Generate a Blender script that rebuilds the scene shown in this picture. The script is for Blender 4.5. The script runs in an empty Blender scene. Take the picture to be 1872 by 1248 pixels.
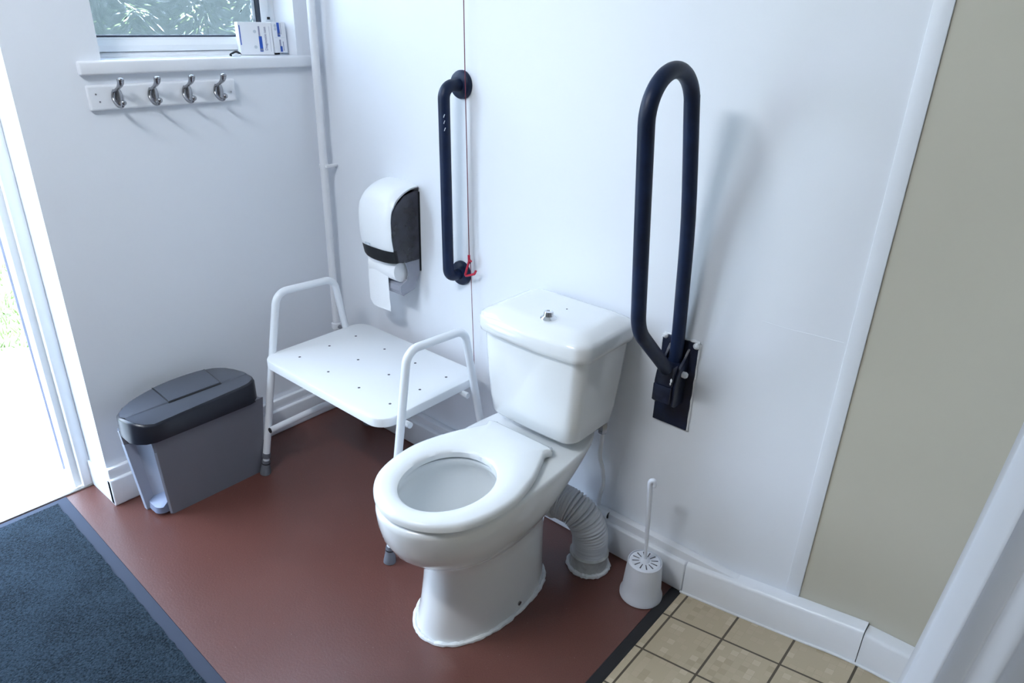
import bpy, bmesh, math, random
from mathutils import Vector, Matrix
random.seed(7)
C = bpy.context.scene.collection
PI = math.pi

# ------------------------------------------------------------------ materials
def lin(c):
    return tuple((v/12.92 if v <= .04045 else ((v+.055)/1.055)**2.4) for v in c)
def rgb(r, g, b):
    return lin((r/255, g/255, b/255))
def mat(name, col, rough=.5, metal=0, bump=0, bscale=40, var=0, vscale=6, coat=0, spec=.5, trans=0, ior=1.45, sub=0, alpha=1, sheen=0):
    m = bpy.data.materials.new(name); m.use_nodes = True
    nt = m.node_tree; N = nt.nodes; L = nt.links
    b = N['Principled BSDF']
    b.inputs['Base Color'].default_value = (*col, 1)
    b.inputs['Roughness'].default_value = rough
    b.inputs['Metallic'].default_value = metal
    b.inputs['Specular IOR Level'].default_value = spec
    b.inputs['Coat Weight'].default_value = coat
    b.inputs['Coat Roughness'].default_value = .06
    b.inputs['Transmission Weight'].default_value = trans
    b.inputs['IOR'].default_value = ior
    b.inputs['Alpha'].default_value = alpha
    b.inputs['Sheen Weight'].default_value = sheen
    if sub:
        b.inputs['Subsurface Weight'].default_value = sub
        b.inputs['Subsurface Radius'].default_value = (.02, .02, .02)
    tc = N.new('ShaderNodeTexCoord')
    if var:
        n = N.new('ShaderNodeTexNoise'); n.inputs['Scale'].default_value = vscale; n.inputs['Detail'].default_value = 6
        L.new(tc.outputs['Object'], n.inputs['Vector'])
        mr = N.new('ShaderNodeMapRange'); mr.inputs['From Min'].default_value = .3; mr.inputs['From Max'].default_value = .7
        mr.inputs['To Min'].default_value = 1-var; mr.inputs['To Max'].default_value = 1+var
        L.new(n.outputs['Fac'], mr.inputs['Value'])
        mx = N.new('ShaderNodeVectorMath'); mx.operation = 'SCALE'; mx.inputs[0].default_value = col
        L.new(mr.outputs['Result'], mx.inputs['Scale']); L.new(mx.outputs['Vector'], b.inputs['Base Color'])
    if bump:
        n2 = N.new('ShaderNodeTexNoise'); n2.inputs['Scale'].default_value = bscale; n2.inputs['Detail'].default_value = 4
        L.new(tc.outputs['Object'], n2.inputs['Vector'])
        bp = N.new('ShaderNodeBump'); bp.inputs['Strength'].default_value = bump; bp.inputs['Distance'].default_value = .01
        L.new(n2.outputs['Fac'], bp.inputs['Height']); L.new(bp.outputs['Normal'], b.inputs['Normal'])
    return m

M = {}
M['wall'] = mat('white_wall_paint', (.80, .83, .88), .42, bump=.05, bscale=26, var=.012, vscale=2)
M['reveal'] = M['wall']
M['cream'] = mat('cream_wall_panel', (.53, .505, .42), .4, bump=.03, bscale=14, var=.02, vscale=2)
M['dull'] = mat('dark_wall_cut_bounce', (.20, .20, .20), .6, bump=.03)  # for the unseen walls, kept dark to cut bounced fill light
M['gloss'] = mat('white_gloss_paint', (.80, .82, .86), .28, bump=.06, bscale=30, var=.02, vscale=9)
M['ceil'] = mat('white_ceiling_paint', (.8, .81, .83), .7)
M['upvc'] = mat('white_upvc', (.84, .86, .88), .25)
M['ceramic'] = mat('white_glazed_ceramic', (.80, .82, .83), .08, coat=.5, spec=.5)
M['seatplastic'] = mat('white_seat_plastic', (.80, .82, .83), .22)
M['whiteplastic'] = mat('white_moulded_plastic', (.82, .84, .86), .3)
M['disp_white'] = mat('dispenser_white_plastic', (.82, .84, .86), .28)
M['powder'] = mat('white_powder_coat', (.80, .83, .87), .28)
M['navy'] = mat('navy_coated_steel', (.006, .0145, .046), .45, spec=.35, bump=.02, bscale=90, var=.25, vscale=20)
M['navymetal'] = mat('navy_painted_plate', (.0065, .011, .031), .38, bump=.12, bscale=60, var=.4, vscale=30)
M['chrome'] = mat('chrome', (.75, .76, .78), .12, metal=1)
M['zinc'] = mat('satin_zinc', (.36, .36, .38), .22, metal=1)
M['black'] = mat('black_rubber', (.012, .012, .014), .5)
M['blackgloss'] = mat('black_gloss_plastic', (.006, .007, .009), .42, spec=.3)
M['gasket'] = mat('dark_window_gasket', (.02, .03, .06), .4)
M['greyrubber'] = mat('grey_rubber_ferrule', (.13, .14, .165), .55)
M['binbody'] = mat('mid_grey_bin_plastic', (.185, .195, .235), .38, bump=.03, bscale=200)
M['binrim'] = mat('bin_plastic_paled_by_light', (.33, .37, .46), .4)  # bin plastic made paler where door light falls on the pedal end
M['binlid'] = mat('charcoal_bin_lid_plastic', (.075, .083, .105), .24, coat=.2)
M['binband'] = mat('near_black_lid_band', (.014, .016, .025), .3)
M['binflap'] = mat('charcoal_flap_plastic', (.085, .094, .118), .26)
M['pedal'] = mat('blue_grey_pedal_plastic', (.16, .19, .28), .4)
M['red'] = mat('red_plastic', (.45, .012, .04), .35)
M['cord'] = mat('dark_red_cord', (.15, .025, .045), .7)
M['smoke'] = mat('smoked_translucent_plastic', (.020, .020, .032), .14, coat=.35, spec=.4, bump=.3, bscale=9, var=.7, vscale=16)
M['smokegrey'] = mat('pale_smoked_plastic', (.30, .31, .36), .2, var=.15, vscale=14)
M['paper'] = mat('white_tissue_paper', (.86, .87, .89), .85, bump=.1, bscale=200)
M['board'] = mat('white_carton_board', (.80, .82, .86), .5)
M['blueink'] = mat('blue_ink', (.02, .085, .42), .5)
M['greyink'] = mat('grey_ink', (.30, .31, .42), .6)
M['paleink'] = mat('pale_ink', (.55, .60, .66), .6)
M['sealant'] = mat('white_silicone', (.78, .80, .82), .4, bump=.5, bscale=70)
M['hose'] = mat('white_ribbed_plastic', (.60, .62, .66), .42)
M['collar'] = mat('grey_white_collar_plastic', (.52, .54, .54), .45, var=.2, vscale=50)
M['brush'] = mat('translucent_white_plastic', (.74, .77, .84), .35, sub=.25)
M['slot'] = mat('hole_shade_and_speck', (.10, .10, .12), .8)  # shade of holes and slots as a dark colour; also one speck
M['threshold'] = mat('worn_threshold_metal', (.35, .33, .30), .4, metal=.6)
M['crack'] = mat('grey_crack', (.22, .22, .25), .9)
M['matborder'] = mat('grey_rubber_mat_border', (.034, .042, .066), .6, spec=.25)
M['water'] = mat('toilet_water', (.45, .47, .44), .03, coat=1)

# obscured glass
def glass():
    m = bpy.data.materials.new('obscured_patterned_glass'); m.use_nodes = True
    nt = m.node_tree; N = nt.nodes; L = nt.links; b = N['Principled BSDF']
    b.inputs['Base Color'].default_value = (.93, .96, .97, 1)
    b.inputs['Roughness'].default_value = .2
    b.inputs['Transmission Weight'].default_value = 1
    b.inputs['IOR'].default_value = 1.45
    tc = N.new('ShaderNodeTexCoord')
    n = N.new('ShaderNodeTexNoise'); n.inputs['Scale'].default_value = 9; n.inputs['Detail'].default_value = 1.5; n.inputs['Distortion'].default_value = 2.2
    L.new(tc.outputs['Object'], n.inputs['Vector'])
    v = N.new('ShaderNodeTexVoronoi'); v.feature = 'SMOOTH_F1'; v.inputs['Scale'].default_value = 27
    mix = N.new('ShaderNodeVectorMath'); mix.operation = 'ADD'
    L.new(tc.outputs['Object'], mix.inputs[0])
    sc = N.new('ShaderNodeVectorMath'); sc.operation = 'SCALE'; sc.inputs['Scale'].default_value = .12
    L.new(n.outputs['Color'], sc.inputs[0]); L.new(sc.outputs['Vector'], mix.inputs[1])
    L.new(mix.outputs['Vector'], v.inputs['Vector'])
    bp = N.new('ShaderNodeBump'); bp.inputs['Strength'].default_value = 1; bp.inputs['Distance'].default_value = .0085
    L.new(v.outputs['Distance'], bp.inputs['Height'])
    L.new(bp.outputs['Normal'], b.inputs['Normal'])
    return m
M['glass'] = glass()

def vinyl():
    m = mat('red_brown_speckled_vinyl', (.155, .058, .044), .33, spec=.8, bump=.05, bscale=160)
    nt = m.node_tree; N = nt.nodes; L = nt.links; b = N['Principled BSDF']
    tc = N.new('ShaderNodeTexCoord')
    n = N.new('ShaderNodeTexNoise'); n.inputs['Scale'].default_value = 420; n.inputs['Detail'].default_value = 2
    L.new(tc.outputs['Object'], n.inputs['Vector'])
    n2 = N.new('ShaderNodeTexNoise'); n2.inputs['Scale'].default_value = 3.2; n2.inputs['Detail'].default_value = 5
    L.new(tc.outputs['Object'], n2.inputs['Vector'])
    cr = N.new('ShaderNodeValToRGB'); e = cr.color_ramp.elements
    e[0].position = .3; e[0].color = (.092, .032, .024, 1); e[1].position = .72; e[1].color = (.142, .053, .041, 1)
    L.new(n.outputs['Fac'], cr.inputs['Fac'])
    v = N.new('ShaderNodeTexVoronoi'); v.inputs['Scale'].default_value = 34; v.inputs['Randomness'].default_value = 1
    L.new(tc.outputs['Object'], v.inputs['Vector'])
    lt = N.new('ShaderNodeMath'); lt.operation = 'LESS_THAN'; lt.inputs[1].default_value = .035
    L.new(v.outputs['Distance'], lt.inputs[0])
    g2 = N.new('ShaderNodeMapRange'); g2.inputs['From Min'].default_value = .3; g2.inputs['From Max'].default_value = .7; g2.inputs['To Min'].default_value = .93; g2.inputs['To Max'].default_value = 1.07
    L.new(n2.outputs['Fac'], g2.inputs['Value'])
    s = N.new('ShaderNodeVectorMath'); s.operation = 'SCALE'; L.new(cr.outputs['Color'], s.inputs[0]); L.new(g2.outputs['Result'], s.inputs['Scale'])
    mx = N.new('ShaderNodeMix'); mx.data_type = 'RGBA'; mx.inputs['B'].default_value = (.24, .17, .15, 1)
    L.new(lt.outputs[0], mx.inputs['Factor']); L.new(s.outputs['Vector'], mx.inputs['A']); L.new(mx.outputs['Result'], b.inputs['Base Color'])
    return m
M['vinyl'] = vinyl()

def tiles():
    m = mat('beige_mosaic_floor_tile', (.36, .31, .21), .42)
    nt = m.node_tree; N = nt.nodes; L = nt.links; b = N['Principled BSDF']
    tc = N.new('ShaderNodeTexCoord'); sp = N.new('ShaderNodeSeparateXYZ'); L.new(tc.outputs['Object'], sp.inputs[0])
    def math_(op, a, c=None, d=None):
        n = N.new('ShaderNodeMath'); n.operation = op
        for i, v in enumerate((a, c, d)):
            if v is None: continue
            if isinstance(v, (int, float)): n.inputs[i].default_value = v
            else: L.new(v, n.inputs[i])
        return n.outputs[0]
    def cell(o, off, size):      # 0..1 position in the cell and its index
        t = math_('DIVIDE', math_('SUBTRACT', o, off), size)
        return math_('FRACT', t), math_('FLOOR', t)
    fx, ix = cell(sp.outputs['X'], 1.616, .149); fy, iy = cell(sp.outputs['Y'], -.146, .147)
    def near(f, w):
        return math_('MAXIMUM', math_('LESS_THAN', f, w), math_('GREATER_THAN', f, 1-w))
    grout = math_('MAXIMUM', near(fx, .020), near(fy, .018))
    # moulded mosaic inside each tile
    gx, jx = cell(sp.outputs['X'], 1.616, .149/8); gy, jy = cell(sp.outputs['Y'], -.146, .147/8)
    line = math_('MAXIMUM', near(gx, .03), near(gy, .03))
    cb = N.new('ShaderNodeCombineXYZ'); L.new(jx, cb.inputs[0]); L.new(jy, cb.inputs[1])
    wn = N.new('ShaderNodeTexWhiteNoise'); wn.noise_dimensions = '3D'; L.new(cb.outputs[0], wn.inputs['Vector'])
    cr = N.new('ShaderNodeValToRGB'); cr.color_ramp.interpolation = 'CONSTANT'; e = cr.color_ramp.elements
    e[0].position = 0; e[0].color = (.46, .385, .27, 1); e[1].position = .55; e[1].color = (.48, .40, .285, 1)
    q = cr.color_ramp.elements.new(.82); q.color = (.54, .46, .34, 1)
    q = cr.color_ramp.elements.new(.93); q.color = (.42, .345, .235, 1)
    L.new(wn.outputs['Value'], cr.inputs['Fac'])
    m1 = N.new('ShaderNodeMix'); m1.data_type = 'RGBA'; m1.inputs['B'].default_value = (.36, .30, .20, 1)
    sel = math_('MULTIPLY', line, math_('GREATER_THAN', wn.outputs['Value'], .62))
    L.new(math_('MULTIPLY', sel, .6), m1.inputs['Factor']); L.new(cr.outputs['Color'], m1.inputs['A'])
    m2 = N.new('ShaderNodeMix'); m2.data_type = 'RGBA'; m2.inputs['B'].default_value = (.085, .068, .046, 1)
    L.new(grout, m2.inputs['Factor']); L.new(m1.outputs['Result'], m2.inputs['A']); L.new(m2.outputs['Result'], b.inputs['Base Color'])
    bp = N.new('ShaderNodeBump'); bp.inputs['Strength'].default_value = .5; bp.inputs['Distance'].default_value = .002; bp.invert = True
    L.new(grout, bp.inputs['Height']); L.new(bp.outputs['Normal'], b.inputs['Normal'])
    return m
M['tiles'] = tiles()

def carpet():
    m = mat('dark_blue_grey_carpet', (.02, .03, .045), 1.0, spec=.05, bump=.6, bscale=220, sheen=.08)
    nt = m.node_tree; N = nt.nodes; L = nt.links; b = N['Principled BSDF']
    tc = N.new('ShaderNodeTexCoord'); n = N.new('ShaderNodeTexNoise'); n.inputs['Scale'].default_value = 190; n.inputs['Detail'].default_value = 4
    L.new(tc.outputs['Object'], n.inputs['Vector'])
    n3 = N.new('ShaderNodeTexNoise'); n3.inputs['Scale'].default_value = 7; n3.inputs['Detail'].default_value = 4
    L.new(tc.outputs['Object'], n3.inputs['Vector'])
    ad = N.new('ShaderNodeMath'); ad.operation = 'MULTIPLY_ADD'; ad.inputs[1].default_value = .35; L.new(n3.outputs['Fac'], ad.inputs[0]); L.new(n.outputs['Fac'], ad.inputs[2])
    cr = N.new('ShaderNodeValToRGB'); e = cr.color_ramp.elements
    e[0].position = .5; e[0].color = (.0045, .009, .014, 1); e[1].position = .80; e[1].color = (.025, .041, .058, 1)
    L.new(ad.outputs[0], cr.inputs['Fac']); L.new(cr.outputs['Color'], b.inputs['Base Color'])
    return m
M['carpet'] = carpet()

def fabric():
    m = bpy.data.materials.new('white_curtain_fabric'); m.use_nodes = True
    nt = m.node_tree; N = nt.nodes; L = nt.links; b = N['Principled BSDF']
    b.inputs['Base Color'].default_value = (.78, .80, .86, 1); b.inputs['Roughness'].default_value = .75
    tr = N.new('ShaderNodeBsdfTranslucent'); tr.inputs['Color'].default_value = (.78, .80, .86, 1)
    mx = N.new('ShaderNodeMixShader'); mx.inputs[0].default_value = .5
    L.new(b.outputs[0], mx.inputs[1]); L.new(tr.outputs[0], mx.inputs[2]); L.new(mx.outputs[0], N['Material Output'].inputs['Surface'])
    return m
M['fabric'] = fabric()
M['concrete'] = mat('pale_sandy_concrete', (.60, .57, .53), .9, bump=.4, bscale=60, var=.16, vscale=14)
M['lawn'] = mat('lawn_soil', (.20, .24, .10), .95, var=.3, vscale=8)  # plain lawn green with random tone variation
M['grassblade'] = mat('grass_blade', (.20, .27, .085), .8, var=.35, vscale=4)
M['leaf'] = mat('hedge_leaf', (.050, .064, .062), .6, var=.5, vscale=3)
M['brick'] = mat('outside_render', (.6, .58, .55), .9, bump=.2, bscale=60)
def lamp_mat():
    m = bpy.data.materials.new('lit_lamp_diffuser'); m.use_nodes = True
    b = m.node_tree.nodes['Principled BSDF']
    b.inputs['Base Color'].default_value = (.9, .9, .9, 1); b.inputs['Emission Color'].default_value = (.89, .94, 1, 1); b.inputs['Emission Strength'].default_value = LAMP
    return m
LAMP = 46.0
M['lamp'] = lamp_mat()

# ------------------------------------------------------------------ object helpers
OFF = {}
def root(name, loc, label, cat, group=None):
    o = bpy.data.objects.new(name, None); C.objects.link(o); o.location = loc; o.empty_display_size = .05
    o['label'] = label; o['category'] = cat
    if group: o['group'] = group
    OFF[o.name] = Vector(loc)
    return o
def setp(o, label=None, cat=None, kind=None, group=None):
    if label: o['label'] = label
    if cat: o['category'] = cat
    if kind: o['kind'] = kind
    if group: o['group'] = group
    return o
def link(name, bm, m, parent=None, smooth=True, label=None, sharp=35):
    """bm in world coordinates; becomes one mesh object (under parent if given)."""
    me = bpy.data.meshes.new(name)
    bmesh.ops.recalc_face_normals(bm, faces=bm.faces)
    if parent is not None: off = OFF[parent.name]
    else:
        xs = [v.co for v in bm.verts]
        off = Vector(((min(c.x for c in xs)+max(c.x for c in xs))/2, (min(c.y for c in xs)+max(c.y for c in xs))/2, min(c.z for c in xs)))
        if name in KEEP0: off = Vector((0, 0, 0))
    bmesh.ops.translate(bm, verts=bm.verts, vec=-off)
    bm.to_mesh(me); bm.free()
    ms = m if isinstance(m, (list, tuple)) else [m]
    for x in ms: me.materials.append(x)
    if smooth:
        for p in me.polygons: p.use_smooth = True
        me.set_sharp_from_angle(angle=math.radians(sharp))
    o = bpy.data.objects.new(name, me); C.objects.link(o)
    if parent is not None:
        o.parent = parent; OFF[o.name] = OFF[parent.name]
    else:
        o.location = off; OFF[o.name] = off
    if label: o['label'] = label
    return o
KEEP0 = {'floor', 'floor_shower', 'door_mat', 'wall_left', 'wall_back', 'wall_back_shower', 'window_1'}
def NB(): return bmesh.new()
def box(bm, x0, x1, y0, y1, z0, z1, bev=0, seg=2, mi=0):
    n0 = len(bm.verts)
    r = bmesh.ops.create_cube(bm, size=1)
    vs = r['verts']
    for v in vs:
        v.co = Vector(((x0+x1)/2+v.co.x*(x1-x0), (y0+y1)/2+v.co.y*(y1-y0), (z0+z1)/2+v.co.z*(z1-z0)))
    fs = set(f for v in vs for f in v.link_faces)
    for f in fs: f.material_index = mi
    if bev:
        es = list(set(e for v in vs for e in v.link_edges))
        bmesh.ops.bevel(bm, geom=es, offset=bev, segments=seg, profile=.5, affect='EDGES')
    return bm
def boxo(name, x0, x1, y0, y1, z0, z1, m, parent=None, bev=0, label=None, seg=2):
    return link(name, box(NB(), x0, x1, y0, y1, z0, z1, bev, seg), m, parent, label=label, smooth=bev > 0)
def smooth_path(pts, n=8, closed=False):
    P = [Vector(p) for p in pts]; out = []
    L = len(P)
    rng = range(L) if closed else range(L-1)
    for i in rng:
        p1, p2 = P[i], P[(i+1) % L]
        p0 = P[(i-1) % L] if (closed or i > 0) else p1*2-p2
        p3 = P[(i+2) % L] if (closed or i+2 < L) else p2*2-p1
        for k in range(n):
            t = k/n; t2 = t*t; t3 = t2*t
            out.append(.5*((2*p1)+(-p0+p2)*t+(2*p0-5*p1+4*p2-p3)*t2+(-p0+3*p1-3*p2+p3)*t3))
    if not closed: out.append(P[-1])
    return out
def fillet(pts, r, n=8):
    """polyline with rounded corners; r may be one number or a list for the inner points"""
    P = [Vector(p) for p in pts]; out = [P[0]]
    for i in range(1, len(P)-1):
        rr = r[i-1] if isinstance(r, (list, tuple)) else r
        a = (P[i-1]-P[i]); b = (P[i+1]-P[i]); la, lb = a.length, b.length; a.normalize(); b.normalize()
        ang = a.angle(b)
        d = min(rr/math.tan(ang/2), la*.49, lb*.49); rr = d*math.tan(ang/2)
        c = P[i]+(a+b).normalized()*(rr/math.sin(ang/2))
        s = P[i]+a*d-c; e = P[i]+b*d-c
        for k in range(n+1):
            t = k/n
            th = s.angle(e)
            v = (s*math.sin((1-t)*th)+e*math.sin(t*th))/math.sin(th)
            out.append(c+v)
    out.append(P[-1]); return out
def ring(bm, pts): return [bm.verts.new(p) for p in pts]
def skin(bm, rings, closed=True, cap0=True, cap1=True, mi=0):
    n = len(rings[0]); fs = []
    for a, b in zip(rings[:-1], rings[1:]):
        for i in range(n if closed else n-1):
            j = (i+1) % n
            fs.append(bm.faces.new((a[i], a[j], b[j], b[i])))
    if cap0: fs.append(bm.faces.new(list(reversed(rings[0]))))
    if cap1: fs.append(bm.faces.new(rings[-1]))
    for f in fs: f.material_index = mi
    return fs
def tube(bm, path, r, seg=16, cap=True, closed=False, flat=None, mi=0):
    P = [Vector(p) for p in path]; n = len(P)
    T = []
    for i in range(n):
        a = P[i-1] if (i > 0 or closed) else P[i]; b = P[(i+1) % n] if (i < n-1 or closed) else P[i]
        T.append((b-a).normalized())
    up = Vector((0, 0, 1)) if abs(T[0].z) < .9 else Vector((1, 0, 0))
    N = (up-T[0]*up.dot(T[0])).normalized()
    rings = []
    for i in range(n):
        N = (N-T[i]*N.dot(T[i])).normalized(); B = T[i].cross(N)
        rr = r[i] if isinstance(r, (list, tuple)) else r
        rings.append(ring(bm, [P[i]+(N*math.cos(t)*(flat or 1)+B*math.sin(t))*rr for t in (2*PI*k/seg for k in range(seg))]))
    if closed: rings.append(rings[0])
    skin(bm, rings, True, cap and not closed, cap and not closed, mi)
    return bm
def lathe(bm, prof, c=(0, 0, 0), axis='z', seg=32, mi=0, cap0=True, cap1=True):
    c = Vector(c); rings = []
    for r, h in prof:
        pts = []
        for k in range(seg):
            t = 2*PI*k/seg; a, b = r*math.cos(t), r*math.sin(t)
            pts.append(c+{'z': Vector((a, b, h)), 'y': Vector((a, h, b)), 'x': Vector((h, a, b))}[axis])
        rings.append(ring(bm, pts))
    skin(bm, rings, True, cap0, cap1, mi); return bm
def prism(bm, poly, fn, d0, d1, bev=0, seg=2):
    """polygon (2D) extruded between d0 and d1; fn(u, v, d) gives the point"""
    n0 = set(bm.verts)
    a = ring(bm, [fn(u, v, d0) for u, v in poly]); b = ring(bm, [fn(u, v, d1) for u, v in poly])
    skin(bm, [a, b])
    if bev:
        es = [e for e in bm.edges if (e.verts[0] in a and e.verts[1] in a) or (e.verts[0] in b and e.verts[1] in b)]
        bmesh.ops.bevel(bm, geom=es, offset=bev, segments=seg, profile=.5, affect='EDGES')
    return bm
def rrect(x0, x1, y0, y1, r, n=6):
    out = []
    rs = r if isinstance(r, (list, tuple)) else [r]*4
    for (cx, cy, a, rr) in ((x1-rs[0], y1-rs[0], 0, rs[0]), (x0+rs[1], y1-rs[1], PI/2, rs[1]), (x0+rs[2], y0+rs[2], PI, rs[2]), (x1-rs[3], y0+rs[3], 1.5*PI, rs[3])):
        for k in range(n+1):
            t = a+PI/2*k/n; out.append((cx+rr*math.cos(t), cy+rr*math.sin(t)))
    return out
def joinbm(fs):
    bm = NB()
    for f in fs: f(bm)
    return bm
def struct(o, label, cat, cast=None): return setp(o, label, cat, 'structure')

# ------------------------------------------------------------------ room shell
XR, YF, ZC = 3.25, -2.75, 2.42            # far side of the shower area, wall behind the camera, ceiling
struct(boxo('floor', -.15, 1.58, YF, 0, -.08, 0, M['vinyl']), 'red-brown speckled vinyl floor under the toilet and stool', 'floor')
bm = NB()
pr = [(1.58, -.08), (1.58, 0), (2.06, .075), (XR, .075), (XR, -.08)]
prism(bm, pr, lambda u, v, d: Vector((u, d, v)), YF, 0)
struct(link('floor_shower', bm, M['tiles'], smooth=False), 'beige mosaic tiled floor ramping up towards the shower', 'floor')
# left wall with door opening and window opening, built as one shell
DOY0, DOY1, DOZ = -1.86, -.935, 2.04      # door opening
WY0, WY1, WZ0, WZ1 = -.705, -.083, 1.312, 2.12
bm = NB()
box(bm, -.20, -.094, DOY1, WY0-.065, 0, ZC); box(bm, -.094, 0, DOY1, WY0, 0, ZC); box(bm, -.20, 0, WY1, .12, 0, ZC)
box(bm, -.20, -.094, WY0-.065, WY1, 0, WZ0); box(bm, -.094, 0, WY0, WY1, 0, WZ0); box(bm, -.20, -.094, WY0-.065, WY1, WZ1, ZC); box(bm, -.094, 0, WY0, WY1, WZ1, ZC)
box(bm, -.20, 0, DOY0, DOY1, DOZ, ZC); box(bm, -.20, 0, YF, DOY0, 0, ZC)
struct(link('wall_left', bm, M['wall'], smooth=False), 'white painted wall with the window and outside door', 'wall')
struct(boxo('wall_back', 0, 1.889, 0, .12, -.08, ZC, M['wall']), 'white painted wall behind the toilet and grab rails', 'wall')
struct(boxo('wall_back_shower', 1.889, XR, .001, .12, -.08, ZC, M['cream']), 'cream shower wall panel beside the white wall', 'wall')
struct(boxo('wall_right', XR, XR+.1, YF, .12, -.08, ZC, M['dull']), 'unseen wall at the far side of the shower, darkened to cut bounce light', 'wall')
struct(boxo('wall_front', -.2, XR+.1, YF-.1, YF, -.08, ZC, M['dull']), 'unseen wall behind the camera, darkened to cut bounce light', 'wall')
struct(boxo('ceiling', -.2, XR+.1, YF-.1, .12, ZC, ZC+.1, M['ceil']), 'white painted ceiling', 'ceiling')
# cover strip at the edge of the white board
struct(boxo('trim_1', 1.854, 1.889, -.003, 0, .13, ZC, M['wall'], bev=.0012), 'white cover strip down the edge of the white wall board', 'trim')
# faint board joint
bm = NB(); tube(bm, smooth_path([(1.66, -.0002, .858), (1.72, -.0002, .8565), (1.78, -.0002, .859), (1.846, -.0002, .8605)], 6), .0007, 6)
struct(link('trim_4', bm, M['wall']), 'faint horizontal joint in the white wall board', 'trim')

# skirtings: thick lower board, thinner upper band
def skirt(name, lower, upper, label):
    bm = NB(); box(bm, *lower, bev=.006, seg=3)
    if upper: box(bm, *upper, bev=.004, seg=2)
    return struct(link(name, bm, M['gloss']), label, 'skirting')
skirt('baseboard_left', (0, .030, -.943, 0, 0, .098), (0, .018, -.939, 0, .09, .133), 'white stepped skirting under the window wall')
skirt('baseboard_back', (.030, 1.592, -.040, 0, 0, .103), (.010, 1.86, -.026, 0, .09, .128), 'white stepped skirting behind the toilet')
bm = NB(); box(bm, -.15, .028, -.943, -.935, 0, .098, bev=.003)
struct(link('baseboard_door', bm, M['gloss']), 'white skirting turning into the door reveal', 'skirting')
# skirting that climbs with the ramp, then the level piece
def ramp_skirt(name, x0, x1, z0, z1, h, label):
    bm = NB()
    poly = [(-.0, 0), (-.040, 0), (-.040, h-.010), (-.037, h-.004), (-.031, h), (0, h)]
    a = ring(bm, [(x0, y, z0+z) for y, z in poly]); b = ring(bm, [(x1, y, z1+z) for y, z in poly])
    skin(bm, [a, b])
    return struct(link(name, bm, M['gloss'], sharp=50), label, 'skirting')
ramp_skirt('baseboard_ramp', 1.5945, 2.0555, .003, .075, .103, 'white skirting climbing beside the tiled ramp')
ramp_skirt('baseboard_shower', 2.0575, XR, .075, .078, .097, 'white skirting under the cream shower panel')
# sealant line along the tiled floor and the black edging strip
bm = NB(); tube(bm, smooth_path([(1.59, -.042, .004), (1.75, -.043, .028), (1.9, -.042, .051), (2.06, -.043, .077), (2.3, -.042, .077)], 6), .0035, 6)
struct(link('trim_5', bm, M['sealant']), 'white sealant line along the tiled floor edge', 'sealant line')
bm = NB()
prism(bm, [(1.561, 0), (1.564, .003), (1.588, .004), (1.594, .003), (1.594, 0)], lambda u, v, d: Vector((u, d, v)), YF, -.041)
struct(link('trim_2', bm, M['black'], smooth=False), 'black edging strip between red vinyl and beige tiles', 'floor strip')
# threshold of the outside door
struct(boxo('trim_3', -.158, -.143, DOY0, -.94, 0, .006, M['threshold'], bev=.002), 'worn metal strip across the door threshold', 'threshold')

# ------------------------------------------------------------------ door frame (door_1)
bm = NB()
# stepped jamb: three faces as seen in the photograph
box(bm, -.172, -.148, -.970, -.935, 0, DOZ, bev=.003)
box(bm, -.218, -.172, -.990, -.935, .0, DOZ, bev=.003)
box(bm, -.262, -.218, -.982, -.935, .03, DOZ, bev=.003)
d1 = struct(link('door_1', bm, M['upvc']), 'white frame of the open outside door', 'door frame')
boxo('frame_head', -.262, -.148, DOY0, -.97, DOZ-.05, DOZ, M['upvc'], d1, bev=.003)
boxo('frame_jamb', -.262, -.148, DOY0, DOY0+.05, 0, DOZ-.05, M['upvc'], d1, bev=.003)
boxo('weather_seal', -.264, -.2605, -.988, -.982, .03, DOZ-.05, M['greyink'], d1)

# ------------------------------------------------------------------ window_1
FX = -.10
w1 = root('window_1', (0, 0, 0), 'white framed window with obscured patterned glass', 'window'); setp(w1, kind='structure')
OFF[w1.name] = Vector((0, 0, 0))
def frame(bm, y0, y1, z0, z1, t, x0, x1, bev=.004):
    box(bm, x0, x1, y0, y1, z0, z0+t, bev); box(bm, x0, x1, y0, y1, z1-t, z1, bev)
    box(bm, x0, x1, y0, y0+t, z0+t*.5, z1-t*.5, bev); box(bm, x0, x1, y1-t, y1, z0+t*.5, z1-t*.5, bev)
WF0 = WY0-.062
bm = NB(); frame(bm, WF0, WY1, 1.345, WZ1, .034, -.165, -.108)
link('window_frame', bm, M['upvc'], w1)
bm = NB(); frame(bm, WF0+.028, WY1-.028, 1.370, WZ1-.026, .030, -.160, -.098)
link('sash', bm, M['upvc'], w1)
bm = NB(); prism(bm, [(-.101, 1.3985), (-.090, 1.378), (-.090, 1.362), (-.098, 1.362), (-.104, 1.37)], lambda u, v, d: Vector((u, d, v)), WF0+.03, WY1-.03); prism(bm, [(-.106, 1.364), (-.084, 1.354), (-.084, 1.3465), (-.106, 1.3465)], lambda u, v, d: Vector((u, d, v)), WF0+.003, WY1-.001)
link('light_catching_bead', bm, M['upvc'], w1, smooth=False)  # bottom beads sloped to catch light and brighten the frame
bm = NB(); frame(bm, WF0+.056, -.139, 1.397, WZ1-.050, .006, -.140, -.1015, 0)
link('glazing_gasket', bm, M['gasket'], w1, smooth=False)
bm = NB(); frame(bm, WF0+.066, -.150, 1.4, WZ1-.06, .005, -.130, -.110, 0)
link('spacer_bar', bm, M['gasket'], w1, smooth=False)
boxo('glass_pane', -.128, -.122, WF0+.058, -.141, 1.399, WZ1-.052, M['glass'], w1)
boxo('hinge_cap', -.098, -.093, -.120, -.112, 1.452, 1.46, M['black'], w1)
bm = NB()
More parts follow.
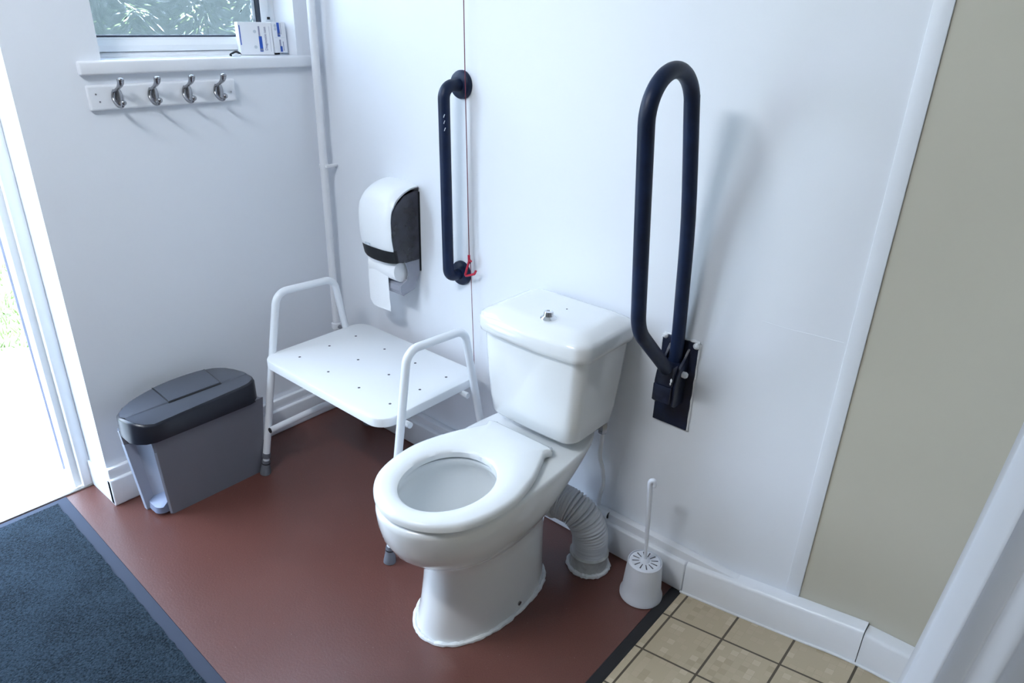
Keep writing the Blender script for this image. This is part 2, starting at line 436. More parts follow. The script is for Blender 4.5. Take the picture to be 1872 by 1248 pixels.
box(bm, -.108, 0, WY0+.001, WY1-.001, 1.3125, 1.3465)
box(bm, -.0005, .020, -.772, -.030, 1.3105, 1.3465, bev=.006, seg=3)
ws = struct(link('trim_6', bm, M['gloss']), 'white painted window sill board', 'window sill')

# ------------------------------------------------------------------ coat hook board
cr = root('coat_hook_rail', (0, -.545, 1.216), 'white wooden board with four silver coat hooks below the window sill', 'coat hooks')
bm = NB(); box(bm, 0, .015, -.762, -.328, 1.219, 1.285, bev=.005, seg=2)
link('backboard', bm, M['gloss'], cr, smooth=False)
def hook(y, tilt):
    bm = NB()
    path = [(.022, y-.003, 1.272), (.0185, y-.006, 1.262), (.0185, y-.0075, 1.250), (.026, y-.007, 1.2385), (.040, y-.005, 1.2305), (.054, y-.003, 1.2310), (.0625, y-.001, 1.2400)]
    P = smooth_path(path, 6); n = len(P)
    tube(bm, P, [.0042+.0008*math.sin(PI*i/n) for i in range(n)], 12)
    up = smooth_path([(.0185, y-.0065, 1.258), (.0215, y-.004, 1.267), (.032, y, 1.274), (.046, y+.002, 1.282), (.0565, y+.003, 1.291), (.060, y+.003, 1.300)], 6); k = len(up)
    tube(bm, up, [(.0042 if i/k < .45 else .0042+.0052*math.sin(min(1, (i/k-.45)/.55)*PI/2)) for i in range(k)], 14)
    bmesh.ops.create_uvsphere(bm, u_segments=14, v_segments=8, radius=.0096, matrix=Matrix.Translation((.060, y+.003, 1.3005)) @ Matrix.Diagonal((1, 1, .62, 1)))
    bmesh.ops.create_uvsphere(bm, u_segments=14, v_segments=8, radius=.0078, matrix=Matrix.Translation((.063, y-.001, 1.2415)))
    h = link('hook', bm, M['zinc'], cr)
    bm = NB()
    bmesh.ops.create_uvsphere(bm, u_segments=16, v_segments=10, radius=1, matrix=Matrix.Translation((.0165, y+.010, 1.252)) @ Matrix.Diagonal((.0045, .0098, .024, 1)))
    link('hook_plate', bm, M['zinc'], h)
for y in (-.692, -.592, -.491, -.392): hook(y, 0)
for (y, z) in ((-.345, 1.247), (-.742, 1.262), (-.735, 1.242)):
    bm = NB(); lathe(bm, [(.0022, .015), (.0022, .0168)], (0, y, z), 'x', 10); link('screw_head', bm, M['zinc'], cr)

# ------------------------------------------------------------------ cartons and clip on the sill
def carton(name, p0, ang, w, h, t, lean, label, prints):
    """p0 = bottom left front corner; ang = direction of the face in plan; prints = (u0,u1,v0,v1,material,name)"""
    r = root(name, p0, label, 'carton', 'cartons on the window sill')
    ux = Vector((math.cos(ang), math.sin(ang), 0)); nz = Vector((-math.sin(lean)*math.sin(ang), math.sin(lean)*math.cos(ang), math.cos(lean)))
    nx = ux.cross(nz)            # towards the room
    P0 = Vector(p0)
    def pt(u, v, d): return P0+ux*u+nz*v+nx*d
    bm = NB(); prism(bm, [(0, 0), (w, 0), (w, h), (0, h)], pt, -t, 0, bev=.0008, seg=1)
    body = link('box_body', bm, M['board'], r, smooth=False)
    for (poly, m, nm) in prints:
        bm = NB(); prism(bm, poly, pt, -.0002, .0006)
        link(nm, bm, m, r, smooth=False)
    return r, pt, ux, nz, nx
def rect(u0, u1, v0, v1, s=0): return [(u0, v0), (u1, v0), (u1-s, v1), (u0-s, v1)]
def disc(u, v, r): return [(u+r*math.cos(2*PI*k/12), v+r*math.sin(2*PI*k/12)) for k in range(12)]
def text(body, size, p, ux, uy, nx, m, parent):
    cu = bpy.data.curves.new('printed_text', 'FONT'); cu.body = body; cu.size = size; cu.extrude = .0003; cu.materials.append(m)
    tmp = bpy.data.objects.new('text_source', cu); C.objects.link(tmp); bpy.context.view_layer.update()
    me = bpy.data.meshes.new_from_object(tmp.evaluated_get(bpy.context.evaluated_depsgraph_get()))
    bpy.data.objects.remove(tmp); bpy.data.curves.remove(cu)
    if not me.materials: me.materials.append(m)
    o = bpy.data.objects.new('printed_text', me); C.objects.link(o)
    mw = Matrix((( ux.x, uy.x, nx.x, p.x), (ux.y, uy.y, nx.y, p.y), (ux.z, uy.z, nx.z, p.z), (0, 0, 0, 1)))
    o.parent = parent; o.matrix_local = Matrix.Translation(-OFF[parent.name]) @ mw
    return o
ZS = 1.3475
r1, pt, ux, nz, nx = carton('carton', (-.058, -.252, ZS), math.radians(77), .108, .098, .030, .06,
    'wide white carton with one blue stripe leaning in the window corner', [
    (rect(.003, .006, .030, .088), M['blueink'], 'blue_edge'),
    (rect(.063, .073, .010, .056) , M['blueink'], 'blue_stripe'),
    (rect(.0635, .0685, .056, .086), M['greyink'], 'stripe_outline'),
    (disc(.068, .016, .0042), M['paleink'], 'round_mark'),
    (disc(.050, .024, .005), M['paleink'], 'printed_mark'), (disc(.052, .070, .005), M['paleink'], 'printed_mark'),
    (rect(.099, .0995, .010, .086), M['greyink'], 'panel_line')])
text('Diagnostic test', .0118, pt(.088, .013, .0006), nz, -ux, nx, M['greyink'], r1)
r2, pt, ux, nz, nx = carton('carton', (-.0335, -.142, ZS+.006), math.radians(97), .052, .093, .026, .04,
    'narrow white carton with two blue label panels at the window corner', [
    (rect(.017, .027, .049, .091), M['blueink'], 'blue_stripe'), (disc(.022, .056, .0042), M['paleink'], 'round_mark'),
    (disc(.010, .082, .005), M['paleink'], 'printed_mark'), (disc(.010, .072, .005), M['paleink'], 'printed_mark'),
    (rect(.031, .0325, .056, .090), M['greyink'], 'print_line'), (rect(.005, .044, .046, .0466), M['paleink'], 'panel_line'),
    (rect(.022, .031, .003, .020), M['blueink'], 'blue_stripe'), (rect(.0215, .027, .020, .040), M['greyink'], 'stripe_text'),
    (rect(.035, .0375, .006, .034), M['greyink'], 'print_line')])
o = boxo('phone_charger', -.075, -.045, -.158, -.118, ZS, ZS+.0058, M['blackgloss'], bev=.0015)
setp(o, 'small flat black item under the cartons on the sill', 'charger'); o.name = 'flat_black_item'; o['category'] = 'small item'
bm = NB(); tube(bm, smooth_path([(-.010, -.318, ZS+.004), (-.014, -.300, ZS+.012), (-.018, -.286, ZS+.011), (-.016, -.280, ZS+.005), (-.012, -.296, ZS+.0035)], 6, closed=True), .0032, 8, closed=True)
clip = root('clip', (-.013, -.30, ZS), 'small black and white clip lying on the window sill', 'clip')
link('loop', bm, M['blackgloss'], clip)
bm = NB(); tube(bm, [(-.006, -.314, ZS+.0035), (-.007, -.285, ZS+.0035)], .003, 8); link('white_bar', bm, M['whiteplastic'], clip)

# ------------------------------------------------------------------ heating pipe in the corner
pp = root('corner_pipe', (.04, -.04, 0), 'white painted pipe running up the room corner', 'pipe')
bm = NB(); tube(bm, [(.045, -.045, .14), (.045, -.045, .37)], .0125, 20); tube(bm, [(.045, -.045, .36), (.045, -.045, ZC)], .0135, 20)
link('riser', bm, M['gloss'], pp)
for z in (.985, 1.9):
    bm = NB(); tube(bm, [(.045, -.045, z-.006), (.045, -.045, z+.006)], .0165, 20)
    box(bm, .055, .068, -.05, -.0, z-.005, z+.005, .002)
    link('pipe_clip', bm, M['gloss'], pp)
bm = NB(); lathe(bm, [(.016, .355), (.019, .358), (.019, .378), (.016, .381)], (.045, -.045, 0), 'z', 20)
link('coupling', bm, M['gloss'], pp)
bm = NB(); tube(bm, [(.06, -.045, .367), (.085, -.045, .367)], .008, 12); lathe(bm, [(.011, .075), (.011, .09)], (0, -.045, .367), 'x', 6)
link('drain_valve', bm, M['zinc'], pp)

# ------------------------------------------------------------------ vertical grab rail
gr = root('grab_rail', (.682, 0, .733), 'short vertical navy grab rail fixed to the wall left of the toilet', 'grab rail')
zt, zb = 1.305, .733
bm = NB(); tube(bm, fillet([(.682, -.005, zt), (.682, -.076, zt), (.682, -.062, zb), (.682, -.005, zb)], [.062, .062], 12), .0172, 22)
link('rail_tube', bm, M['navy'], gr)
for z in (zt, zb):
    bm = NB(); lathe(bm, [(.040, 0), (.040, -.006), (.037, -.012), (.030, -.015), (.019, -.016)], (.682, 0, z), 'y', 36)
    link('cover_flange', bm, M['navy'], gr)
for (y, z, a) in ((-.088, 1.205, .4), (-.086, 1.185, -.3), (-.0885, 1.222, .2)):
    bm = NB(); tube(bm, [(.694, y, z), (.696, y-.0005, z+.004), (.6975, y+.001, z+.009)], .0011, 6); link('paint_chip', bm, M['paleink'], gr)

# ------------------------------------------------------------------ emergency pull cord
pc = root('pull_cord', (.706, -.02, ZC), 'thin dark red emergency pull cord with red triangular handle', 'pull cord')
lower = (.741, -.024, .788)
bm = NB(); tube(bm, smooth_path([(.690, -.024, ZC), (.712, -.026, 1.525), (.727, -.026, 1.084), (.737, -.026, .81), lower], 6), .0014, 6); link('cord', bm, M['cord'], pc)
bm = NB(); tube(bm, smooth_path([lower, (.755, -.022, .5), (.772, -.02, .2)], 6), .0011, 6); link('lower_cord', bm, M['cord'], pc)
def tri(u, v):
    # small helper to place the handle in the wall-parallel plane at y=-.03
    return Vector((u, -.03, v))
bm = NB(); tube(bm, fillet([tri(.742, .797), tri(.722, .738), tri(.764, .756), tri(.770, .768)], [.004, .004], 5), .0036, 10)
h = link('triangle_handle', bm, M['red'], pc)
bm = NB(); tube(bm, [tri(.741, .792), tri(.7395, .812)], .0042, 10); tube(bm, [tri(.742, .797), tri(.750, .793)], .0036, 8); link('toggle', bm, M['red'], pc)
bm = NB(); lathe(bm, [(.042, ZC), (.042, ZC-.03), (.034, ZC-.04)], (.690, -.045, 0), 'z', 24); link('ceiling_switch', bm, M['whiteplastic'], pc)

# ------------------------------------------------------------------ fold-down grab rail
X = 1.468
fr = root('fold_down_rail', (X, 0, .5), 'long navy fold-down support rail raised upright beside the toilet', 'grab rail')
def fold(p): return Vector((X, p[0], p[1]))
bm = NB()
path = [fold(p) for p in ((-.030, .690), (-.034, .80), (-.117, 1.372))]
top0 = Vector((X, -.117, 1.345)); top1 = Vector((X, -.300, 1.345))
a = []
cy, cz, R_ = -.2085, 1.318, .0915
axis = Vector((0, -.13, 1)).normalized()
perp = Vector((0, -1, -.13)).normalized()
arc = [Vector((X, cy, cz))+(-perp*math.cos(t)+axis*math.sin(t)*.95)*R_ for t in (PI*k/20 for k in range(21))]
P = [fold((-.026, .690)), fold((-.0265, .76)), fold((-.038, .88)), fold((-.062, 1.08))]+arc
Q = fillet([arc[-1], fold((-.240, .850)), fold((-.070, .690))], [.11], 14)
tube(bm, smooth_path(P, 4)+Q[1:], .0172, 22)
link('rail_loop', bm, M['navy'], fr)
bm = NB()
box(bm, 1.416, 1.518, -.008, 0, .497, .752, bev=.002)
link('wall_plate', bm, M['navymetal'], fr, label='black wall plate with chipped edges')
# ragged white paint around the plate
bm = NB()
def ragged(p0, p1, w, n=14):
    p0, p1 = Vector(p0), Vector(p1)
    pts = [p0.lerp(p1, i/n)+Vector((random.uniform(-.0012, .0012), -.002+random.uniform(-.0005, 0), random.uniform(-.0012, .0012))) for i in range(n+1)]
    tube(bm, pts, [w*random.uniform(.6, 1.5) for _ in pts], 7)
ragged((1.519, 0, .497), (1.519, 0, .752), .0035); ragged((1.416, 0, .7535), (1.519, 0, .7535), .003); ragged((1.4145, 0, .72), (1.4145, 0, .752), .003)
for (x, z, r) in ((1.424, .748, .008), (1.512, .745, .009)):
    bmesh.ops.create_icosphere(bm, subdivisions=2, radius=r, matrix=Matrix.Translation((x, -.008, z)) @ Matrix.Diagonal((1, .7, 1, 1)))
link('paint_edge', bm, M['sealant'], fr, label='white paint smeared round the plate')
# hinge bracket: U-shaped cheeks, with a hump
bm = NB()
cheek = [(-.006, .575), (-.052, .578), (-.066, .588), (-.066, .645), (-.060, .672), (-.046, .694), (-.030, .704), (-.018, .716), (-.006, .735)]
for x in (1.437, 1.490):
    prism(bm, cheek, lambda u, v, d: Vector((d, u, v)), x, x+.007, bev=.0015)
link('hinge_cheeks', bm, M['navymetal'], fr)
bm = NB(); box(bm, 1.444, 1.4905, -.074, -.014, .640, .6985, bev=.005); link('pivot_block', bm, M['navymetal'], fr)
bm = NB(); box(bm, 1.4405, 1.4905, -.0765, -.070, .594, .642, bev=.002); link('stop_plate', bm, M['navymetal'], fr, label='scuffed metal stop plate')
bm = NB(); lathe(bm, [(.0075, 1.488), (.0085, 1.499), (.0085, 1.506), (.006, 1.510)], (0, -.032, .669), 'x', 16); link('pivot_bolt', bm, M['whiteplastic'], fr, label='white cap on the pivot bolt')
for (p, s) in (((1.4885, -.0755, .664), .004), ((1.4875, -.076, .655), .003)):
    bm = NB(); bmesh.ops.create_icosphere(bm, subdivisions=1, radius=s, matrix=Matrix.Translation(p) @ Matrix.Diagonal((.8, .5, 1.7, 1))); link('paint_chip', bm, M['sealant'], fr)

# ------------------------------------------------------------------ toilet roll dispenser
dp = root('toilet_roll_dispenser', (.41, 0, .62), 'white and smoked black toilet roll dispenser on the back wall', 'dispenser')
prof = [(-.008, .985), (-.035, .983), (-.067, .974), (-.100, .953), (-.119, .925), (-.127, .89), (-.127, .85), (-.126, .823), (-.120, .784)]
prof = [(p.x, p.y) for p in smooth_path([(a_, b_, 0) for a_, b_ in prof], 4)]
XL, XRr = .332, .490
bm = NB()
# cover: shell bulging to the front between its two edges
nu = 14; rings = []
for (y, z) in prof:
    row = []
    for k in range(nu+1):
        t = k/nu; x = XL+(XRr-XL)*t; e = 1-(2*t-1)**4
        edge = (2*t-1)**8
        row.append(Vector((x, y-.010*e*min(1, abs(y)/.1), z+.006*e*(1 if z > .93 else 0)-.004*edge*(1 if z > .93 else 0))))
    rings.append(row)
vr = [ring(bm, r_) for r_ in rings]
skin(bm, vr, False, False, False)
# thickness by solidify-like inner offset
inner = [ring(bm, [p+Vector(((.006 if i == 0 else (-.006 if i == nu else 0)), .010, -.006)) for i, p in enumerate(r_)]) for r_ in rings]
skin(bm, inner, False, False, False)
for a_, b_ in ((vr, inner),):
    for i in range(len(vr)-1):
        bm.faces.new((vr[i][0], vr[i+1][0], inner[i+1][0], inner[i][0])); bm.faces.new((vr[i][-1], inner[i][-1], inner[i+1][-1], vr[i+1][-1]))
    for k in range(nu):
        bm.faces.new((vr[0][k], inner[0][k], inner[0][k+1], vr[0][k+1])); bm.faces.new((vr[-1][k], vr[-1][k+1], inner[-1][k+1], inner[-1][k]))
link('cover', bm, M['disp_white'], dp, label='white curved front cover', sharp=60)
# dark band below the cover
bm = NB(); ra = []
bprof = [(-.1195, .783), (-.118, .772), (-.112, .745), (-.108, .738)]
for (y, z) in bprof:
    ra.append([Vector((XL+(XRr-XL)*k/nu+ (0), y-.010*(1-(2*k/nu-1)**4), z-.006*(1-(2*k/nu-1)**2)+.004)) for k in range(nu+1)])
v1 = [ring(bm, r_) for r_ in ra]; v2 = [ring(bm, [p+Vector((0, .012, 0)) for p in r_]) for r_ in ra]
skin(bm, v1, False, False, False); skin(bm, v2, False, False, False)
for i in range(len(v1)-1):
    bm.faces.new((v1[i][0], v1[i+1][0], v2[i+1][0], v2[i][0])); bm.faces.new((v1[i][-1], v2[i][-1], v2[i+1][-1], v1[i+1][-1]))
for k in range(nu):
    bm.faces.new((v1[0][k], v2[0][k], v2[0][k+1], v1[0][k+1])); bm.faces.new((v1[-1][k], v1[-1][k+1], v2[-1][k+1], v2[-1][k]))
link('front_band', bm, M['blackgloss'], dp, label='glossy black band across the front')
# smoked side cheeks
side = [(-.004, .968), (-.021, .966), (-.066, .957), (-.102, .931), (-.119, .908), (-.1235, .88), (-.1225, .823), (-.116, .784), (-.111, .744), (-.066, .735), (-.004, .735)]
for x0, x1 in ((XRr-.006, XRr-.001), (XL+.001, XL+.006)):
    bm = NB(); prism(bm, side, lambda u, v, d: Vector((d, u, v)), x0, x1, bev=.001, seg=1); link('side_panel', bm, M['smoke'], dp, label='smoked translucent side')
# lower housing with tray
low = [(-.004, .735), (-.068, .735), (-.058, .712), (-.0545, .692), (-.062, .674), (-.078, .664), (-.0935, .659), (-.094, .640), (-.083, .622), (-.030, .634), (-.004, .694)]
for x0, x1 in ((XRr-.008, XRr-.002), (XL+.002, XL+.008)):
    bm = NB(); prism(bm, low, lambda u, v, d: Vector((d, u, v)), x0, x1, bev=.001, seg=1); link('lower_cheek', bm, M['smokegrey'], dp, label='pale grey lower side')
bm = NB(); prism(bm, [(-.062, .673), (-.078, .6635), (-.0935, .6585), (-.094, .641), (-.083, .623), (-.030, .635), (-.02, .66)], lambda u, v, d: Vector((d, u, v)), XL+.008, XRr-.008); link('tray', bm, M['smokegrey'], dp, smooth=False)
boxo('back_plate', XL+.004, XRr+.0015, -.006, 0, .692, .962, M['blackgloss'], dp, bev=.002)
bm = NB(); lathe(bm, [(.024, .395), (.024, XRr-.012)], (0, -.062, .80), 'x', 24); link('spare_core', bm, M['blackgloss'], dp)
bm = NB()
for k in range(4): box(bm, .372+.006*k, .3765+.006*k, -.1405+0*k, -.1372, .793, .7975)
link('embossed_mark', bm, M['paleink'], dp, smooth=False)
tp = root('toilet_roll', (.385, -.07, .73), 'white toilet roll with a long sheet hanging from the dispenser', 'toilet roll')
bm = NB(); lathe(bm, [(.010, .342), (.040, .342), (.040, .474), (.010, .474)], (0, -.068, .7055), 'x', 32); link('roll', bm, M['paper'], tp)
bm = NB()
ys = [(-.100, .745), (-.1025, .72), (-.103, .66), (-.102, .61), (-.1015, .585), (-.1005, .566)]
rows = []
for i, (y, z) in enumerate(ys):
    row = []
    for k in range(9):
        t = k/8; x = .335+.101*t
        zz = z
        if i == 5: zz = z-.012*t+.012*max(0, .25-t)*4*.9
        row.append(Vector((x, y-.0025*math.sin(t*PI)-.001*i*math.sin(t*5), zz)))
    rows.append(row)
a1 = [ring(bm, r_) for r_ in rows]; skin(bm, a1, False, False, False)
a2 = [ring(bm, [p+Vector((0, .0008, 0)) for p in r_]) for r_ in rows]; skin(bm, a2, False, False, False)
link('hanging_sheet', bm, M['paper'], tp)

# ------------------------------------------------------------------ shower stool
st = root('shower_stool', (.545, -.28, 0), 'white tubular shower stool with arms and perforated plastic seat', 'stool')
SZ = .452
# seat board with drain holes (dark discs: the shade of each hole put into the colour)
bm = NB()
out = rrect(.236, .840, -.488, -.070, .055, 8)
a_ = ring(bm, [(x, y, SZ-.028) for x, y in out]); 
def inset(d): return rrect(.236+d, .840-d, -.488+d, -.070-d, max(.055-d, .01), 8)
rg = [ring(bm, [(x, y, SZ-.030) for x, y in inset(.006)]), a_, ring(bm, [(x, y, SZ-.006) for x, y in inset(0)]), ring(bm, [(x, y, SZ-.002) for x, y in inset(.002)]), ring(bm, [(x, y, SZ) for x, y in inset(.006)])]
skin(bm, rg)
seat = link('seat', bm, M['whiteplastic'], st)
for i in range(4):
    for j in range(3):
        x, y = (.329, .482, .634, .776)[i], (-.400, -.282, -.170)[j]
        bm = NB(); lathe(bm, [(.0042, SZ-.004), (.0042, SZ+.0004)], (x, y, 0), 'z', 14); link('drain_hole_shade', bm, M['slot'], seat)
def sideframe(x, dx):
    r = .0122
    # inverted-U side frame: splayed front leg, arm, splayed back leg
    pts = [(x+dx*.4, -.505, .075), (x, -.405, .655), (x, -.180, .645), (x+dx*.4, -.068, .075)]
    bm = NB(); tube(bm, fillet(pts, [.045, .045], 10), r, 18)
    f = link('side_frame', bm, M['powder'], st)
    for (p, q) in (((x+dx*.4, -.505, .075), (x+dx*.5, -.516, 0)), ((x+dx*.4, -.068, .075), (x+dx*.5, -.058, 0))):
        p, q = Vector(p), Vector(q); d = (p-q)
        def along(t): return q+d*t
        bm = NB(); tube(bm, [along(.58), along(1.02)], .0108, 16); link('leg_extension', bm, M['powder'], f)
        bm = NB(); tube(bm, [along(.86), along(1.10)], .0140, 18); link('height_collar', bm, M['greyrubber'], f)
        bm = NB(); tube(bm, [along(.0), along(.08), along(.30), along(.34), along(.55), along(.72)], [.0185, .0185, .0165, .0155, .0145, .0138], 20)
        o = link('rubber_foot', bm, M['greyrubber'], f)
        bm = NB(); tube(bm, [along(.53), along(.585)], .0148, 18); link('foot_ring', bm, M['black'], f)
    # low brace with open end and plug
    bm = NB(); tube(bm, [(x+dx*.1+.012, -.492, .178), (x+dx*.1+.012, -.085, .19)], .0112, 16); link('low_brace', bm, M['powder'], f)
    bm = NB(); tube(bm, [(x+dx*.1+.012, -.4945, .178), (x+dx*.1+.012, -.4905, .178)], .0095, 16); link('end_plug', bm, M['black'], f)
sideframe(.240, -.040); sideframe(.865, .03)
for y in (-.40, -.16):
    bm = NB(); tube(bm, [(.242, y, SZ-.038), (.862, y, SZ-.038)], .0095, 14); link('seat_rail', bm, M['powder'], st)

# ------------------------------------------------------------------ sanitary bin
sb = root('sanitary_bin', (.14, -.69, 0), 'grey pedal sanitary bin with charcoal lid standing under the coat hooks', 'bin')
def bin_ring(z):
    # plan of the body: rounded back, recessed pedal end
    t = z/.31
    xf = .200+.036*t; xb = .075-.010*t; ye = -.522+.014*t; yp = -.836-.026*t
    pts = [(xf, ye+.012), (xf-.006, ye+.004), (xf-.02, ye), (xb+.03, ye), (xb+.008, ye-.008), (xb, ye-.03), (xb, yp+.02),
           (xb+.010, yp-.022), (xb+.024, yp-.043), (xb+.034, yp-.048), (xb+.044, yp-.047)]
    return pts, (xf, xb, ye, yp)
bm = NB(); rg = []
for z in (0, .005, .26, .305):
    pts, (xf, xb, ye, yp) = bin_ring(z)
    dd = .030 if z < .27 else .0
    rec = [(xb+.046, yp-.044), (xb+.050, yp-.044+dd), (xb+.066, yp-.034+dd), (xb+.088, yp-.018+dd*1.0), (xf-.008, yp-.008+dd), (xf-.006, yp-.006), (xf-.001, yp+.000), (xf, yp+.006)]
    rg.append(ring(bm, [(x, y, z) for x, y in pts+rec]))
skin(bm, rg)
body = link('bin_body', bm, M['binbody'], sb, sharp=25, label='mid grey bin body')
# pedal end, door light put into a paler grey than the body
bm = NB()
rgs = []
for z in (.004, .255):
    pts, (xf, xb, ye, yp) = bin_ring(z); dd = .0285
    front = [(xb+.012, yp-.028), (xb+.034, yp-.0495), (xb+.0455, yp-.0465), (xb+.052, yp-.046+dd), (xb+.066, yp-.036+dd), (xb+.088, yp-.020+dd), (xf-.0085, yp-.0100+dd), (xf-.005, yp-.0075), (xf-.0015, yp-.0025)]
    back = [(x-.0005, y+.004) for x, y in reversed(front)]
    rgs.append(ring(bm, [(x, y, z) for x, y in front+back]))
skin(bm, rgs)
link('pedal_recess', bm, M['binrim'], sb, sharp=25, label='grey pedal recess, paled for the door light')
# pedal
bm = NB()
pts = rrect(.112, .193, -.872, -.806, [.004, .004, .026, .026], 8)
a_ = ring(bm, [(x, y-.006, .012) for x, y in pts]); b_ = ring(bm, [(x, y-.004, .034+(.055*max(0, (y+.855))/.05 if y > -.855 else 0)) for x, y in pts])
skin(bm, [a_, b_])
link('pedal', bm, M['pedal'], sb, label='blue grey foot pedal')
# lid: skirt band + domed top
def lid_ring(g):
    xf, xb, ye, yp = .241+g, .062-g, -.500+g, -.868-g
    base = [(xf, yp+.012), (xf, -.80), (xf, -.72), (xf, -.64), (xf, -.56), (xf, ye-.045), (xf-.006, ye-.024), (xf-.020, ye-.009), (xf-.045, ye-.001), (xb+.075, ye), (xb+.035, ye-.010), (xb+.010, ye-.030), (xb, ye-.06), (xb, -.60), (xb, -.70), (xb, -.78), (xb, yp+.02),
            (xb+.008, yp-.010), (xb+.030, yp-.034), (xb+.065, yp-.044), (xf-.055, yp-.044), (xf-.030, yp-.034), (xf-.010, yp-.014)]
    return base
XC = .172                                  # crease between the front strip and the domed back
def band_z(y): return .352+.020*max(0, min(1, (y+.88)/.38))
def crease_z(y): return .3725
def dome(y):
    t = (y+.680)/.21
    return .3885-.040*abs(t)**2.2
def top_z(x, y):
    if x > XC: s = (x-XC)/(.236-XC); return crease_z(y)+(band_z(y)+.003-crease_z(y))*s*s
    s = (XC-x)/(XC-.066); return crease_z(y)+.0030*min(1, s*30)+(dome(y)-crease_z(y))*min(1, s)**.85
bm = NB(); rg = []
rg.append(ring(bm, [(x, y, .296) for x, y in lid_ring(-.004)]))
rg.append(ring(bm, [(x, y, .298) for x, y in lid_ring(0)]))
P2 = lid_ring(-.001); rg.append(ring(bm, [(x, y, top_z(x, y)-.006) for x, y in P2]))
P3 = lid_ring(-.003); rg.append(ring(bm, [(x, y, top_z(x, y)-.002) for x, y in P3]))
P4 = lid_ring(-.007); rg.append(ring(bm, [(x, y, top_z(x, y)) for x, y in P4]))
skin(bm, rg, True, True, False)
link('lid_band', bm, M['binband'], sb, sharp=40, label='near black band of the lid')
bm = NB()
top = [(p[0], p[1]) for p in lid_ring(-.0068)]
ysl = [-.9045+.006*k for k in range(3)]+[-.885+.0125*k for k in range(30)]+[-.5165, -.5115, -.508]
ysl = [y for y in ysl if y < -.5075]
def span(y):
    xs = []
    n = len(top)
    for i in range(n):
        (x0, y0), (x1, y1) = top[i], top[(i+1) % n]
        if (y0-y)*(y1-y) <= 0 and y0 != y1: xs.append(x0+(x1-x0)*(y-y0)/(y1-y0))
    return (min(xs), max(xs)) if len(xs) > 1 else (.12, .18)
rows = []
for y in ysl:
    xb, xf = span(y)
    xm = min(max(XC, xb+.002), xf-.002)
    xs = [xf+(xm-xf)*k/5 for k in range(6)]+[xm-.0042]+[xm-.0042+(xb-xm+.0042)*k/8 for k in range(1, 9)]
    rows.append([Vector((x, y, top_z(x, y)+.0004)) for x in xs])
vv = [ring(bm, r_) for r_ in rows]; skin(bm, vv, False, False, False)
lt = link('lid_top', bm, M['binlid'], sb, sharp=14, label='domed charcoal lid top')
# flap in the middle of the top
bm = NB(); rows = []
for y in (-.772, -.75, -.72, -.69, -.66, -.63, -.602):
    xb, xf = span(y); rows.append([Vector((XC-.002+(xb+.003-XC+.002)*k/8, y, 0)) for k in range(9)])
    for p in rows[-1]: p.z = top_z(p.x, p.y)+.0034
v1 = [ring(bm, r_) for r_ in rows]; skin(bm, v1, False, False, False)
v2 = [ring(bm, [p-Vector((0, 0, .0028)) for p in r_]) for r_ in rows]; skin(bm, v2, False, False, False)
for i in range(len(v1)-1):
    bm.faces.new((v1[i][0], v1[i+1][0], v2[i+1][0], v2[i][0])); bm.faces.new((v1[i][-1], v2[i][-1], v2[i+1][-1], v1[i+1][-1]))
for k in range(8):
    bm.faces.new((v1[0][k], v2[0][k], v2[0][k+1], v1[0][k+1])); bm.faces.new((v1[-1][k], v1[-1][k+1], v2[-1][k+1], v2[-1][k]))
link('flap', bm, M['binflap'], lt, label='hinged grey flap')
bm = NB(); tube(bm, [(XC, y, top_z(XC, y)+.0012) for y in (-.774, -.74, -.70, -.66, -.62, -.600)], .0024, 8)
link('flap_gap', bm, M['black'], lt)
for yy in (-.7735, -.6005):
    bm = NB(); tube(bm, [(x, yy, top_z(x, yy)+.0012) for x in (.172, .158, .14, .12, .10, .08, .068)], .0015, 6)
    link('flap_seam', bm, M['black'], lt)
bm = NB(); lathe(bm, [(.012, .0), (.014, .03), (.010, .052), (.004, .058)], (.150, -.513, 0), 'z', 16); link('rear_foot', bm, M['black'], sb)

# ------------------------------------------------------------------ toilet
TX = 1.166
tl = root('toilet', (TX, -.40, 0), 'white ceramic close-coupled toilet with open seat and no lid', 'toilet')
def egg(yf, yb, w, ym, z, n=48, pf=2.0, pb=2.0):
    """closed outline, symmetrical about TX: widest at ym, front at yf, back at yb"""
    pts = []
    for k in range(n):
        t = 2*PI*k/n; c, s = math.cos(t), math.sin(t)
        L_ = (ym-yf) if s < 0 else (yb-ym); e = pf if s < 0 else pb
        x = math.copysign(abs(c)**(2/e), c)*w; y = ym+math.copysign(abs(s)**(2/e), s)*L_
        pts.append(Vector((TX+x, y, z)))
    return pts
bm = NB()
RIM = .432
outer = [  # z, front, back, half width, ym, front power, back power
    (.000, -.642, -.212, .124, -.43, 2.1, 2.6), (.020, -.636, -.212, .121, -.43, 2.1, 2.6), (.070, -.622, -.212, .116, -.43, 2.1, 2.6),
    (.140, -.612, -.212, .112, -.43, 2.1, 2.6), (.200, -.606, -.210, .111, -.43, 2.1, 2.6), (.232, -.608, -.208, .113, -.43, 2.1, 2.6),
    (.246, -.622, -.205, .119, -.44, 2.1, 2.6), (.262, -.652, -.198, .129, -.45, 2.1, 2.6), (.285, -.686, -.180, .142, -.46, 2.1, 2.7), (.315, -.713, -.150, .153, -.47, 2.1, 2.8),
    (.350, -.730, -.110, .161, -.48, 2.15, 3.0), (.385, -.738, -.070, .165, -.485, 2.15, 3.2), (.415, -.741, -.045, .167, -.49, 2.15, 3.4), (.428, -.740, -.040, .166, -.49, 2.15, 3.4), (RIM, -.735, -.045, .161, -.49, 2.15, 3.4)]
rg = [ring(bm, egg(f, b_, w, m_, z, 56, pf, pb)) for z, f, b_, w, m_, pf, pb in outer]
